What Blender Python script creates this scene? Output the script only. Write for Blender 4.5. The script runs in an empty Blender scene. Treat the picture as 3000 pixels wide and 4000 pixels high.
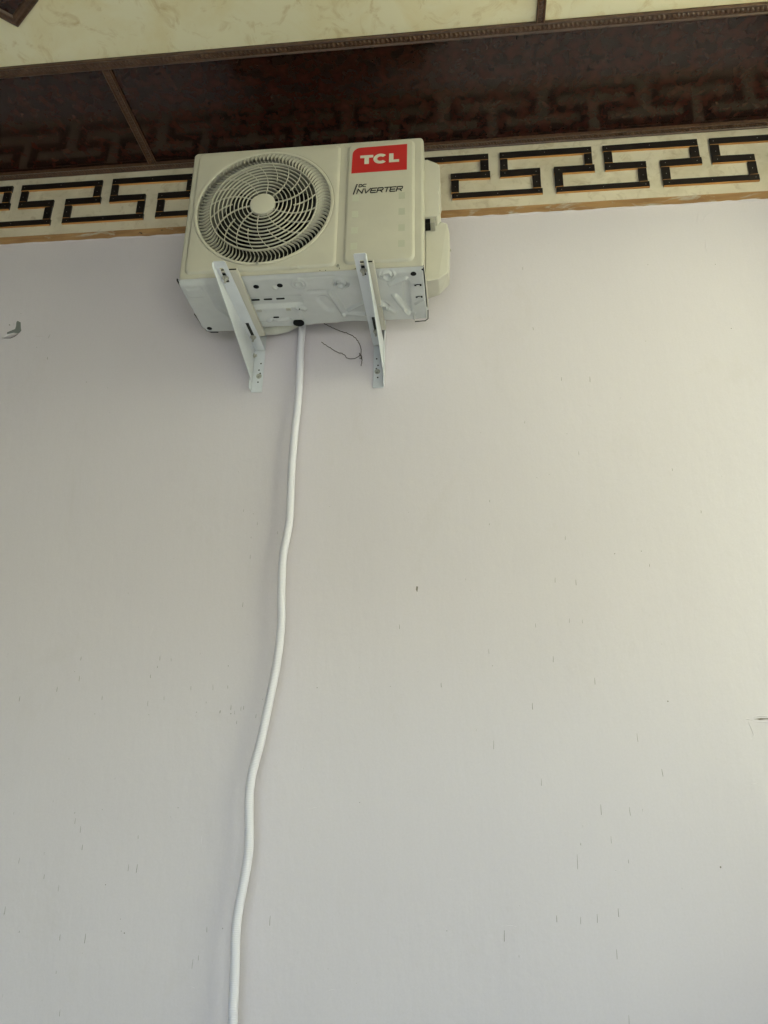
import bpy, bmesh, math, random
from mathutils import Vector, Matrix, noise

random.seed(7)
scene = bpy.context.scene
R = math.radians
H = 1.5                      # eye height above the yard; wall coordinates are measured from eye level

# ------------------------------------------------------------------ camera
YAW, PITCH, ROLL, FPX = 0.1157, 0.3615, 0.0210, 3089.0
cy, sy, cp, sp = math.cos(YAW), math.sin(YAW), math.cos(PITCH), math.sin(PITCH)
fwd = Vector((-sy*cp, cy*cp, sp)); rgt = Vector((cy, sy, 0)); upv = rgt.cross(fwd)
cr, sr = math.cos(ROLL), math.sin(ROLL)
rgt, upv = cr*rgt + sr*upv, -sr*rgt + cr*upv
cam_data = bpy.data.cameras.new('camera'); cam = bpy.data.objects.new('camera', cam_data)
scene.collection.objects.link(cam)
m = Matrix.Identity(4)
for i in range(3):
    m[i][0], m[i][1], m[i][2] = rgt[i], upv[i], -fwd[i]
m[0][3], m[1][3], m[2][3] = 0.0, -2.7, H
cam.matrix_world = m
cam_data.sensor_fit = 'VERTICAL'; cam_data.sensor_height = 36.0
cam_data.lens = FPX/4000.0*36.0
cam_data.clip_start = 0.05; cam_data.clip_end = 3000
scene.camera = cam

# ------------------------------------------------------------------ world, sun, exposure
SUN_EL, SUN_AZ = 42.0, 250.0         # azimuth: degrees clockwise from +Y (behind the house): sun from the front left
world = bpy.data.worlds.new('World'); scene.world = world; world.use_nodes = True
wn = world.node_tree.nodes; wl = world.node_tree.links
bg = wn['Background']; skyt = wn.new('ShaderNodeTexSky'); skyt.sky_type = 'NISHITA'
skyt.sun_disc = False; skyt.sun_elevation = R(SUN_EL); skyt.sun_rotation = R(SUN_AZ)
skyt.air_density = 1.0; skyt.dust_density = 1.2
wl.new(skyt.outputs[0], bg.inputs[0]); bg.inputs[1].default_value = 0.15
sd = bpy.data.lights.new('sun', 'SUN'); sd.energy = 5.0; sd.angle = R(0.5); sd.color = (1, 0.98, 0.94)
sun = bpy.data.objects.new('sun', sd); scene.collection.objects.link(sun)
sdir = Vector((math.sin(R(SUN_AZ))*math.cos(R(SUN_EL)), math.cos(R(SUN_AZ))*math.cos(R(SUN_EL)), math.sin(R(SUN_EL))))
sun.rotation_euler = sdir.to_track_quat('Z', 'Y').to_euler(); sun.location = (8, 6, 12)
vs = scene.view_settings
vs.view_transform = 'Standard'; vs.look = 'None'; vs.gamma = 1.0; vs.use_curve_mapping = False
vs.exposure = 2.02

# ------------------------------------------------------------------ materials
def lin(r, g, b): return (r, g, b, 1.0)
def new_mat(name, col, rough=0.5, spec=0.5, metal=0.0):
    mt = bpy.data.materials.new(name); mt.use_nodes = True
    b = mt.node_tree.nodes['Principled BSDF']
    b.inputs['Base Color'].default_value = lin(*col); b.inputs['Roughness'].default_value = rough
    b.inputs['Specular IOR Level'].default_value = spec; b.inputs['Metallic'].default_value = metal
    return mt
def nd(mt, t, **kw):
    n = mt.node_tree.nodes.new(t)
    for k, v in kw.items():
        if k in n.inputs: n.inputs[k].default_value = v
        else: setattr(n, k, v)
    return n
def lk(mt, a, b): mt.node_tree.links.new(a, b)
def coords(mt, scale=(1, 1, 1), loc=(0, 0, 0)):
    t = nd(mt, 'ShaderNodeTexCoord'); mp = nd(mt, 'ShaderNodeMapping')
    mp.inputs['Scale'].default_value = scale; mp.inputs['Location'].default_value = loc
    lk(mt, t.outputs['Object'], mp.inputs[0]); return mp.outputs[0]
def noise_tex(mt, co, scale, detail=4, rough=0.55, dist=0.0):
    n = nd(mt, 'ShaderNodeTexNoise', Scale=scale, Detail=detail, Roughness=rough, Distortion=dist)
    lk(mt, co, n.inputs['Vector']); return n.outputs['Fac']
def ramp(mt, fac, stops):
    r = nd(mt, 'ShaderNodeValToRGB'); e = r.color_ramp.elements
    while len(e) < len(stops): e.new(0.5)
    for el, (p, c) in zip(e, stops):
        el.position = p; el.color = lin(*c) if len(c) == 3 else c
    lk(mt, fac, r.inputs[0]); return r.outputs[0]
def mix(mt, fac, a, b):
    n = nd(mt, 'ShaderNodeMix', data_type='RGBA')
    for s, v in ((n.inputs[0], fac), (n.inputs[6], a), (n.inputs[7], b)):
        if hasattr(v, 'is_linked'): lk(mt, v, s)
        else: s.default_value = v if isinstance(v, (int, float)) else lin(*v)
    return n.outputs[2]
def bsdf(mt): return mt.node_tree.nodes['Principled BSDF']
def bump(mt, h, strength, dist=0.01):
    b = nd(mt, 'ShaderNodeBump', Strength=strength, Distance=dist)
    lk(mt, h, b.inputs['Height']); lk(mt, b.outputs[0], bsdf(mt).inputs['Normal']); return b

# glossy painted wall
M_wall = new_mat('wall_paint', (0.66, 0.64, 0.61), 0.36, 0.45)
c = coords(M_wall)
big = noise_tex(M_wall, c, 1.1, 5, 0.6)
fine = noise_tex(M_wall, c, 26, 4, 0.6)
wc = ramp(M_wall, big, [(0.3, (0.655, 0.602, 0.66)), (0.7, (0.685, 0.632, 0.69))])
smud = noise_tex(M_wall, coords(M_wall, (1, 1, 0.6), (4.1, 0, 2.7)), 3.2, 8, 0.72, 0.6)
wc = mix(M_wall, ramp(M_wall, smud, [(0.58, (0, 0, 0)), (0.78, (0.35, 0.35, 0.35))]), wc, (0.56, 0.50, 0.50))
grain = noise_tex(M_wall, c, 140, 2, 0.6)
wc = mix(M_wall, ramp(M_wall, grain, [(0.35, (0.10, 0.10, 0.10)), (0.65, (0, 0, 0))]), wc, (0.50, 0.46, 0.49))
lk(M_wall, wc, bsdf(M_wall).inputs['Base Color'])
cs = coords(M_wall, (1.0, 1.0, 0.35))
brush = noise_tex(M_wall, cs, 5.5, 6, 0.55)
add = nd(M_wall, 'ShaderNodeMath', operation='MULTIPLY_ADD'); add.inputs[1].default_value = 0.12
lk(M_wall, fine, add.inputs[0]); lk(M_wall, brush, add.inputs[2])
bump(M_wall, add.outputs[0], 0.22, 0.02)
rr = nd(M_wall, 'ShaderNodeMapRange'); rr.inputs[3].default_value = 0.3; rr.inputs[4].default_value = 0.42
lk(M_wall, brush, rr.inputs[0]); lk(M_wall, rr.outputs[0], bsdf(M_wall).inputs['Roughness'])

M_scuff = new_mat('scuff', (0.22, 0.20, 0.18), 0.7, 0.2)
M_dark = new_mat('dark_hole', (0.01, 0.01, 0.01), 0.8, 0.1)
M_plaster = new_mat('bare_plaster', (0.19, 0.20, 0.20), 0.85, 0.2)
M_edge = new_mat('flap_edge', (0.16, 0.13, 0.1), 0.8, 0.2)

def stone_like(name, base, dark, spot, sc, rough):
    mt = new_mat(name, base, rough, 0.5); co = coords(mt)
    a = noise_tex(mt, co, sc, 6, 0.6, 0.6); b = noise_tex(mt, co, sc*2.7, 6, 0.65, 1.2)
    col = ramp(mt, a, [(0.35, dark), (0.58, base)])
    msk = ramp(mt, b, [(0.53, (0, 0, 0)), (0.74, (0.75, 0.75, 0.75))])
    col = mix(mt, msk, col, spot)
    lk(mt, col, bsdf(mt).inputs['Base Color']); bump(mt, b, 0.04, 0.004); return mt
M_cream = stone_like('cream_faux_marble', (0.88, 0.80, 0.58), (0.83, 0.72, 0.46), (0.60, 0.44, 0.19), 4.2, 0.42)
M_frieze = stone_like('grey_cream_faux_marble', (0.68, 0.60, 0.48), (0.59, 0.51, 0.39), (0.42, 0.33, 0.22), 6.0, 0.45)

M_lacquer = new_mat('dark_lacquer', (0.03, 0.012, 0.008), 0.135, 0.42)
c = coords(M_lacquer)
a = noise_tex(M_lacquer, c, 22, 4, 0.62, 0.35)
lk(M_lacquer, ramp(M_lacquer, a, [(0.28, (0.010, 0.007, 0.005)), (0.74, (0.048, 0.012, 0.008))]), bsdf(M_lacquer).inputs['Base Color'])

M_trim = new_mat('brown_moulding', (0.085, 0.040, 0.022), 0.36, 0.5)
c = coords(M_trim); a = noise_tex(M_trim, c, 60, 4, 0.6)
lk(M_trim, ramp(M_trim, a, [(0.3, (0.055, 0.026, 0.015)), (0.7, (0.12, 0.058, 0.032))]), bsdf(M_trim).inputs['Base Color'])

M_fret = new_mat('fret_face', (0.012, 0.008, 0.007), 0.42, 0.4)
M_rawwood = new_mat('raw_wood_edge', (0.55, 0.27, 0.085), 0.65, 0.25)
c = coords(M_rawwood, (1, 8, 8)); a = noise_tex(M_rawwood, c, 6, 5, 0.6)
lk(M_rawwood, ramp(M_rawwood, a, [(0.25, (0.36, 0.16, 0.05)), (0.6, (0.62, 0.31, 0.10))]), bsdf(M_rawwood).inputs['Base Color'])

# raw batten with smeared wall paint
M_batten = new_mat('paint_smeared_batten', (0.55, 0.27, 0.085), 0.6, 0.3)
c = coords(M_batten, (1, 6, 6)); w = noise_tex(M_batten, c, 5, 5, 0.6)
woodc = ramp(M_batten, w, [(0.25, (0.24, 0.12, 0.05)), (0.6, (0.42, 0.24, 0.10))])
c2 = coords(M_batten, (1.0, 3.0, 3.0)); p1 = noise_tex(M_batten, c2, 7, 7, 0.65, 0.8)
pm = ramp(M_batten, p1, [(0.57, (0, 0, 0)), (0.70, (1, 1, 1))])
col = mix(M_batten, pm, woodc, (0.52, 0.47, 0.38))
c3 = coords(M_batten, (1, 2, 2), (3.3, 0, 0)); p2 = noise_tex(M_batten, c3, 11, 6, 0.6)
dm = ramp(M_batten, p2, [(0.70, (0, 0, 0)), (0.73, (1, 1, 1))])
col = mix(M_batten, dm, col, (0.05, 0.035, 0.025))
lk(M_batten, col, bsdf(M_batten).inputs['Base Color'])

def paint(name, col, rough, wear=0.04, sc=9, spec=0.45):
    mt = new_mat(name, col, rough, spec); co = coords(mt); a = noise_tex(mt, co, sc, 5, 0.6)
    lo = tuple(v*(1-wear) for v in col); hi = tuple(min(1, v*(1+wear)) for v in col)
    lk(mt, ramp(mt, a, [(0.3, lo), (0.7, hi)]), bsdf(mt).inputs['Base Color'])
    r_ = nd(mt, 'ShaderNodeMapRange'); r_.inputs[3].default_value = rough*0.85; r_.inputs[4].default_value = rough*1.2
    lk(mt, a, r_.inputs[0]); lk(mt, r_.outputs[0], bsdf(mt).inputs['Roughness']); return mt
M_case = paint('beige_powder_coat', (0.505, 0.475, 0.40), 0.40)
M_grille = paint('beige_plastic', (0.53, 0.50, 0.42), 0.42)
M_cover = paint('cream_plastic', (0.54, 0.51, 0.445), 0.38)
M_pan = paint('pale_sheet_steel', (0.52, 0.525, 0.53), 0.18, 0.07, 7, 0.5)
M_bracket = paint('white_bracket_paint', (0.66, 0.675, 0.72), 0.33, 0.05, 14)
M_zinc = new_mat('zinc_bolt', (0.40, 0.39, 0.35), 0.35, 0.6, 0.35)
M_rubber_shade = new_mat('black_rubber_and_shade', (0.02, 0.02, 0.018), 0.6, 0.3)
M_fanmat = new_mat('dark_fan_plastic', (0.016, 0.016, 0.014), 0.5, 0.3)
M_shroud = new_mat('shaded_shroud_steel', (0.22, 0.215, 0.18), 0.5, 0.4)  # beige steel toned down to carry the shade deep in the casing
M_coil = new_mat('dark_coil', (0.012, 0.012, 0.011), 0.6, 0.3)
M_red = new_mat('red_decal', (0.46, 0.012, 0.014), 0.38, 0.4)
M_white = new_mat('decal_white', (0.58, 0.56, 0.47), 0.4, 0.4)
M_ink = new_mat('black_ink', (0.012, 0.012, 0.012), 0.4, 0.4)
M_ghost_l = new_mat('pale_ghost', (0.495, 0.49, 0.395), 0.36, 0.45)
M_ghost_d = new_mat('dim_ghost', (0.435, 0.43, 0.345), 0.36, 0.45)
M_hose = new_mat('white_hose_plastic', (0.76, 0.735, 0.82), 0.6, 0.5)
bsdf(M_hose).inputs['Subsurface Weight'].default_value = 0.0
M_wire = new_mat('brown_wire', (0.05, 0.032, 0.018), 0.6, 0.3)
M_tape = paint('white_pipe_tape', (0.60, 0.59, 0.53), 0.5, 0.08, 25)

# ------------------------------------------------------------------ helpers
COL = scene.collection
def link(name, me, mat, parent=None, smooth=False):
    o = bpy.data.objects.new(name, me); COL.objects.link(o)
    if mat is not None and not me.materials: me.materials.append(mat)
    if parent is not None: o.parent = parent
    if smooth:
        for p in me.polygons: p.use_smooth = True
    return o
def mesh_of(verts, faces, name='mesh'):
    me = bpy.data.meshes.new(name); me.from_pydata([tuple(v) for v in verts], [], faces); me.update(); return me
def tag(o, label, cat=None, group=None, kind=None):
    if label: o['label'] = label
    if cat: o['category'] = cat
    if group: o['group'] = group
    if kind: o['kind'] = kind
    return o
def empty(name, loc, rot=(0, 0, 0)):
    o = bpy.data.objects.new(name, None); COL.objects.link(o); o.location = loc; o.rotation_euler = rot
    o.empty_display_size = 0.1; return o
class MB:
    def __init__(s): s.v = []; s.f = []
    def add(s, vs, fs):
        n = len(s.v); s.v += [tuple(x) for x in vs]; s.f += [tuple(i+n for i in f) for f in fs]; return s
    def box(s, a, b):
        (x0, y0, z0), (x1, y1, z1) = a, b
        return s.add([(x0,y0,z0),(x1,y0,z0),(x1,y1,z0),(x0,y1,z0),(x0,y0,z1),(x1,y0,z1),(x1,y1,z1),(x0,y1,z1)],
                     [(0,3,2,1),(4,5,6,7),(0,1,5,4),(1,2,6,5),(2,3,7,6),(3,0,4,7)])
    def prism(s, poly, axis, a, b):
        """poly in the two other axes (in x,y,z order), extruded along axis from a to b"""
        def P(p, t):
            if axis == 0: return (t, p[0], p[1])
            if axis == 1: return (p[0], t, p[1])
            return (p[0], p[1], t)
        n = len(poly)
        return s.add([P(p, a) for p in poly] + [P(p, b) for p in poly],
                     [tuple(range(n))[::-1], tuple(range(n, 2*n))] + [(i, (i+1) % n, n+(i+1) % n, n+i) for i in range(n)])
    def tube(s, pts, rad, seg=8, cap=True):
        pts = [Vector(p) for p in pts]; n = len(pts); ring = []
        rad = rad if isinstance(rad, (list, tuple)) else [rad]*n
        prev = None
        for i, p in enumerate(pts):
            t = (pts[min(i+1, n-1)] - pts[max(i-1, 0)]).normalized()
            if prev is None:
                u = t.orthogonal().normalized()
            else:
                u = (prev - t*prev.dot(t)).normalized()
            prev = u; w = t.cross(u)
            ring += [p + (u*math.cos(2*math.pi*k/seg) + w*math.sin(2*math.pi*k/seg))*rad[i] for k in range(seg)]
        fs = []
        for i in range(n-1):
            for k in range(seg):
                a = i*seg+k; b = i*seg+(k+1) % seg
                fs.append((a, b, b+seg, a+seg))
        if cap: fs += [tuple(range(seg))[::-1], tuple(range((n-1)*seg, n*seg))]
        return s.add(ring, fs)
    def disc(s, c, nrm, r, h, seg=20, r2=None):
        c = Vector(c); nrm = Vector(nrm).normalized()
        return s.tube([c, c+nrm*h], [r, r if r2 is None else r2], seg)
    def lathe(s, c, prof, seg=96):
        """revolve (radius, y) profile about the Y axis through c=(x,z)"""
        n = len(prof); vs = []
        for k in range(seg):
            a = 2*math.pi*k/seg
            vs += [(c[0]+r*math.cos(a), y, c[1]+r*math.sin(a)) for r, y in prof]
        fs = []
        for k in range(seg):
            for i in range(n-1):
                a = k*n+i; b = ((k+1) % seg)*n+i
                fs.append((a, a+1, b+1, b))
        return s.add(vs, fs)
    def build(s, name, mat, parent=None, smooth=False, bevel=0.0, seg=2):
        me = mesh_of(s.v, s.f, name)
        bm = bmesh.new(); bm.from_mesh(me); bmesh.ops.recalc_face_normals(bm, faces=bm.faces); bm.to_mesh(me); bm.free()
        o = link(name, me, mat, parent, smooth)
        if bevel:
            md = o.modifiers.new('bevel', 'BEVEL'); md.width = bevel; md.segments = seg; md.limit_method = 'ANGLE'; md.angle_limit = R(35)
            md.harden_normals = False
        if smooth:
            me.set_sharp_from_angle(angle=R(40))
        return o
def catmull(pts, step):
    pts = [Vector(p) for p in pts]; out = []
    P = [pts[0]*2-pts[1]] + pts + [pts[-1]*2-pts[-2]]
    for i in range(1, len(P)-2):
        a, b, c_, d = P[i-1:i+3]; n = max(1, int((c_-b).length/step))
        for k in range(n):
            t = k/n
            out.append(0.5*((2*b)+(c_-a)*t+(2*a-5*b+4*c_-d)*t*t+(3*b-a-3*c_+d)*t**3))
    out.append(pts[-1]); return out
def dupe(o, parent, loc=None, rot=None):
    c_ = o.copy(); COL.objects.link(c_); c_.parent = parent
    if loc is not None: c_.location = loc
    if rot is not None: c_.rotation_euler = rot
    return c_

# ------------------------------------------------------------------ wear on the wall: x, height above eye level (m)
SCR= [(0.29,0.771,0.289,0.753),(0.36,0.763,0.36,0.743),(0.613,0.816,0.612,0.806),(0.215,0.61,0.215,0.595),(0.33,0.626,0.329,0.611),(0.372,0.622,0.373,0.609),(-0.252,0.608,-0.251,0.592),(0.054,0.522,0.055,0.506),(0.268,0.498,0.267,0.477),(0.399,0.426,0.399,0.404),(-0.108,0.408,-0.107,0.393),(0.192,0.343,0.192,0.322),(0.519,0.25,0.52,0.223),(0.062,0.222,0.061,0.195),(0.209,0.107,0.209,0.085),(0.389,0.033,0.389,0.002),(0.476,0.026,0.477,0.002),(0.413,-0.058,0.413,-0.079),(0.32,-0.08,0.32,-0.087),(0.307,-0.113,0.306,-0.155),(0.46,-0.124,0.46,-0.134),(0.235,-0.284,0.235,-0.302),(0.306,-0.285,0.305,-0.305),(0.355,-0.276,0.354,-0.3),(0.418,-0.259,0.418,-0.282),(0.078,-0.329,0.077,-0.359),(0.404,-0.368,0.404,-0.394),(0.119,-0.393,0.119,-0.4),(0.425,-0.534,0.424,-0.557),(0.585,0.141,0.587,0.119),(-1.6,0.355,-1.6,0.338),(-1.466,0.389,-1.466,0.372),(-1.39,0.428,-1.389,0.41),(-1.395,0.496,-1.395,0.483),(-1.102,0.5,-1.101,0.483),(-1.06,0.49,-1.059,0.48),(-1.107,0.464,-1.107,0.456),(-1.128,0.433,-1.128,0.421),(-1.295,0.359,-1.294,0.345),(-1.07,0.358,-1.069,0.346),(-1.126,0.343,-1.125,0.325),(-0.899,0.399,-0.897,0.38),(-0.977,0.394,-0.976,0.379),(-0.846,0.396,-0.845,0.386),(-0.917,0.342,-0.917,0.335),(-0.864,0.312,-0.865,0.302),(-1.332,-0.023,-1.333,-0.028),(-1.327,-0.042,-1.327,-0.06),(-1.305,-0.066,-1.304,-0.087),(-1.289,-0.123,-1.289,-0.139),(-1.103,-0.09,-1.102,-0.101),(-1.5,-0.168,-1.501,-0.185),(-1.405,-0.215,-1.405,-0.229),(-1.35,-0.245,-1.35,-0.264),(-1.123,-0.178,-1.123,-0.198),(-1.094,-0.177,-1.095,-0.202),(-1.521,-0.313,-1.52,-0.336),(-1.321,-0.387,-1.32,-0.404),(-1.237,-0.382,-1.237,-0.409),(-1.46,-0.381,-1.46,-0.387),(-0.844,-0.35,-0.843,-0.365),(-0.863,-0.429,-0.862,-0.443),(-0.879,-0.439,-0.88,-0.466),(-1.286,-0.592,-1.285,-0.61),(-1.316,-0.488,-1.316,-0.496),(-0.844,1.051,-0.844,1.039),(-0.788,0.998,-0.787,0.986),(-0.709,0.96,-0.708,0.949),(-0.806,0.94,-0.807,0.934),(-0.804,0.87,-0.804,0.854),(-0.816,0.692,-0.817,0.674),(-0.828,0.33,-0.828,0.314),(-0.783,0.328,-0.783,0.315),(-0.792,0.326,-0.792,0.311),(-0.737,0.301,-0.738,0.287),(-0.865,0.312,-0.865,0.302),(-0.814,0.311,-0.813,0.299),(-0.803,0.278,-0.803,0.267),(-0.644,-0.312,-0.644,-0.34),(0.358,1.564,0.357,1.549),(0.464,1.562,0.463,1.538),(0.212,1.383,0.211,1.372),(0.401,1.25,0.402,1.236),(0.726,1.174,0.726,1.163),(0.334,0.922,0.333,0.909),(0.072,1.066,0.072,1.058),(0.807,1.01,0.806,0.999),(0.261,1.794,0.262,1.78),(0.234,2.083,0.233,2.068),(0.07,0.976,0.069,0.969),(0.241,1.151,0.249,1.149),(0.288,1.16,0.296,1.164),(-1.757,1.866,-1.761,1.846),(-1.748,1.754,-1.746,1.741)]
DOT= [(0.498,0.854,1),(0.589,0.863,1),(0.626,0.351,2),(0.065,0.465,1),(-0.279,0.395,1),(0.729,-0.138,2.5),(-0.095,-0.336,1),(-0.373,0.024,1),(-1.313,0.297,1),(-1.117,0.296,1),(-1.382,0.146,1),(-1.128,-0.337,1),(-0.793,-0.353,1.6),(-1.238,-0.014,1),(-0.978,-0.003,1),(-1.411,0.443,1),(-0.948,0.305,1),(-1.193,-0.24,1.5),(-1.11,-0.376,1.5),(-1.121,-0.371,1),(-0.85,0.464,1.3),(-0.531,0.39,1.3),(-0.517,1.053,1),(-0.806,1.031,1),(-0.719,0.35,1),(-0.826,0.301,1.6),(1.005,1.748,1.5),(0.59,0.863,1.3),(0.499,0.855,1.3),(0.684,1.708,1),(0.364,1.324,1),(0.047,1.339,1),(0.726,2.062,1.3),(0.984,2.047,1.3),(-1.909,1.978,1.3),(-1.95,1.922,2.6),(-1.931,1.925,1.3),(-1.805,1.804,1.3),(-1.556,1.625,1.5)]
PEEL = [(-1.918,1.937),(-1.904,1.929),(-1.898,1.903),(-1.894,1.891),(-1.899,1.883),(-1.91,1.879),(-1.924,1.882),(-1.939,1.874),(-1.949,1.871),(-1.951,1.887),(-1.931,1.896),(-1.921,1.9),(-1.92,1.914),(-1.922,1.931)]
FLAP = [(-1.949,1.869),(-1.923,1.881),(-1.899,1.876),(-1.914,1.862),(-1.932,1.855),(-1.958,1.856)]
CURL = [(-1.971,1.857),(-1.958,1.855),(-1.931,1.854),(-1.914,1.861),(-1.899,1.876)]
CRACK = [(0.884,0.2965),(0.896,0.2985),(0.906,0.3000),(0.935,0.2992),(0.955,0.3000),(0.955,0.2955),(0.93,0.2968),(0.914,0.2958),(0.902,0.2945),(0.896,0.2962)]
RIDGE1 = [(0.86,0.298),(0.873,0.296),(0.884,0.292)]
RIDGE2 = [(0.868,0.29),(0.873,0.271),(0.878,0.248),(0.87,0.236)]
SMEAR = [(-0.193,0.745),(-0.187,0.743),(-0.188,0.733),(-0.19,0.723),(-0.195,0.732)]
SMEARW = [(-0.192,0.729),(-0.189,0.715),(-0.188,0.704)]
DRIP1 = [(0.953,2.311),(0.944,2.282),(0.936,2.251)]
DRIP2 = [(1.014,2.319),(0.992,2.3),(0.972,2.28),(0.963,2.258)]
DRIP3 = [(0.968,2.186),(0.958,2.136),(0.961,2.105)]
HOSE = [(-0.6574, 1.8116), (-0.6574, 1.6892), (-0.6534, 1.5711), (-0.6544, 1.4553), (-0.6585, 1.3427), (-0.6604, 1.234), (-0.6595, 1.1445), (-0.6558, 0.9827), (-0.6697, 0.8504), (-0.6674, 0.7212), (-0.6597, 0.5971), (-0.6647, 0.4761), (-0.6763, 0.3784), (-0.6901, 0.2831), (-0.7007, 0.208), (-0.7143, 0.1432), (-0.7238, 0.0843), (-0.7231, 0.0064), (-0.7135, -0.1063), (-0.7152, -0.1617), (-0.721, -0.2157), (-0.73, -0.2873), (-0.7333, -0.3566), (-0.7271, -0.4586), (-0.7234, -0.5568), (-0.7215, -0.5922)]

# ================================================================== the setting
CEIL = 2.7064 + H
XL = -2.9
XR = 1.66                     # right-hand, open end of the porch
tag(MB().add([(-600,-600,0),(600,-600,0),(600,600,0),(-600,600,0)], [(0,1,2,3)]).build('ground', None), None, kind='structure')
g = bpy.data.objects['ground']
M_ground = new_mat('dry_yard_ground', (0.24, 0.21, 0.12), 0.9, 0.2); c = coords(M_ground); a = noise_tex(M_ground, c, 0.35, 6, 0.6)
lk(M_ground, ramp(M_ground, a, [(0.35, (0.14, 0.15, 0.055)), (0.65, (0.34, 0.29, 0.17))]), bsdf(M_ground).inputs['Base Color'])
g.data.materials.append(M_ground)
M_conc = paint('concrete', (0.36, 0.36, 0.36), 0.8, 0.15, 4, 0.3)
M_brick = paint('grey_green_render', (0.21, 0.22, 0.20), 0.85, 0.2, 3, 0.2)
M_tile = paint('pale_floor_tile', (0.74, 0.735, 0.66), 0.5, 0.06, 3, 0.4)
yd = MB().box((-9, -12, 0.0), (3.8, -4.3, 0.05)).build('yard_bounce_slab', M_tile); tag(yd, None, kind='structure')  # pale slab added to bounce sunlight up to the ceiling
pf = MB().box((XL, -4.3, 0.0), (XR, 0.0, 0.12)).build('porch_floor', M_tile); tag(pf, None, kind='structure')

# painted wall (with the rest of the house behind it)
house = empty('house_wall', (0, 0, 0))
tag(house, 'large off-white glossy painted wall filling most of the view', 'wall')
MB().add([(XL, 0, 0.12), (XR, 0, 0.12), (XR, 0, 2.35+H), (XL, 0, 2.35+H)], [(0, 1, 2, 3)]).add(
    [(XL, 0, 2.35+H), (XR, 0, 2.35+H), (XR, 0, CEIL), (XL, 0, CEIL)], [(0, 1, 2, 3)]).build('wall_face', M_wall, house)
MB().box((XL, 0.004, 0.0), (XR, 6.0, CEIL+0.2)).build('wall_core', M_conc, house)

# ---- wear on the wall
def on_wall(x, z, y=-0.0008): return (x, y, z+H)
sc = MB()
for x0, z0, x1, z1 in SCR:
    w0 = random.uniform(0.00045, 0.0008)
    if abs(x1-x0) > abs(z1-z0):
        sc.add([on_wall(x0, z0), on_wall((x0+x1)/2, (z0+z1)/2-w0), on_wall(x1, z1), on_wall((x0+x1)/2, (z0+z1)/2+w0)], [(0, 1, 2, 3)])
    else:
        xm, zm = (x0+x1)/2+random.uniform(-.0006, .0006), (z0+z1)/2
        sc.add([on_wall(x0-w0*.6, z0), on_wall(xm-w0, zm), on_wall(x1-w0, z1), on_wall(x1+w0, z1), on_wall(xm+w0, zm), on_wall(x0+w0*.6, z0)], [(0, 1, 2, 3, 4, 5)])
for x, z, s_ in DOT:
    n_ = 7; r0 = 0.0013*s_
    sc.add([on_wall(x+r0*random.uniform(.6, 1.2)*math.cos(6.283*k/n_), z+r0*random.uniform(.6, 1.3)*math.sin(6.283*k/n_)) for k in range(n_)], [tuple(range(n_))])
for k in range(90):
    x, z = random.uniform(-2.0, 1.2), random.uniform(-0.6, 2.2)
    if -1.1 < x < -0.1 and z > 1.5: continue
    r0 = random.uniform(.0004, .0009)
    if random.random() < .5:
        sc.add([on_wall(x+r0*math.cos(6.283*q/5), z+r0*math.sin(6.283*q/5)) for q in range(5)], [tuple(range(5))])
    else:
        l_ = random.uniform(.004, .012)
        sc.add([on_wall(x-.0004, z), on_wall(x+.0004, z), on_wall(x+.0002, z-l_)], [(0, 1, 2)])
sc.add([on_wall(x, z, -.0012) for x, z in SMEAR], [tuple(range(len(SMEAR)))])
tag(sc.build('scuff_marks', M_scuff, house), None, kind='stuff')
MB().add([on_wall(-1.922+(x+1.922)*1.12, 1.900+(z-1.900)*1.12, -.0006) for x, z in PEEL], [tuple(range(len(PEEL)))]).build('peeled_patch', M_plaster, house)
fl = [on_wall(x, z, -.0012 if z > 1.872 else -.010) for x, z in FLAP]
MB().add(fl, [tuple(range(len(fl)))]).build('paint_flap', M_wall, house)
MB().tube([on_wall(x, z, -.003) for x, z in CURL], [.0004, .0009, .0016, .0013, .0004], 6).build('flap_edge', M_edge, house, True)
MB().add([on_wall(x, z, -.001) for x, z in CRACK], [tuple(range(len(CRACK)))]).build('crack', M_edge, house)
rd = MB()
for pl, r0 in ((RIDGE1, .0016), (RIDGE2, .0020), (SMEARW, .0015), (DRIP1, .0020), (DRIP2, .0022), (DRIP3, .0018),
               ([(0.884, .3035), (.91, .3065), (.94, .305)], .0022), ([(0.886, .290), (.91, .288), (.94, .290)], .0018)):
    pts = catmull([on_wall(x, z, 0.0003) for x, z in pl], .006); n_ = len(pts)
    rd.tube(pts, [r0*(.35+.65*math.sin(math.pi*(i+.5)/n_))*random.uniform(.8, 1.2) for i in range(n_)], 7)
# scraped relief left by a trowel, fading across the wall
for k in range(34):
    x, z = random.uniform(-1.9, 1.2), random.uniform(-.55, 2.25)
    if -1.1 < x < -0.1 and z > 1.4: continue
    a_ = random.choice((random.uniform(-.3, .3), random.uniform(1.2, 1.9))); l_ = random.uniform(.02, .07)
    pts = [on_wall(x+math.cos(a_)*l_*t, z+math.sin(a_)*l_*t+.004*math.sin(t*4+k), .0006) for t in (0, .25, .5, .75, 1)]
    rd.tube(pts, [.0005, .0010, .0012, .0009, .0004], 6)
tag(rd.build('paint_ridges', M_wall, house, True), None, kind='stuff')
# ragged bead of paint where the wall meets the batten
bead = []; x = -2.4
while x < 1.7:
    bead.append((x, 0.0005-.004*noise.noise((x*9, 3, 1)), 2.3515+H+.004*noise.noise((x*14, 0, 5)))); x += .012
MB().tube(bead, [.0045+.0038*noise.noise((p[0]*22, 7, 2)) for p in bead], 7).build('paint_bead', M_wall, house, True)

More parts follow.
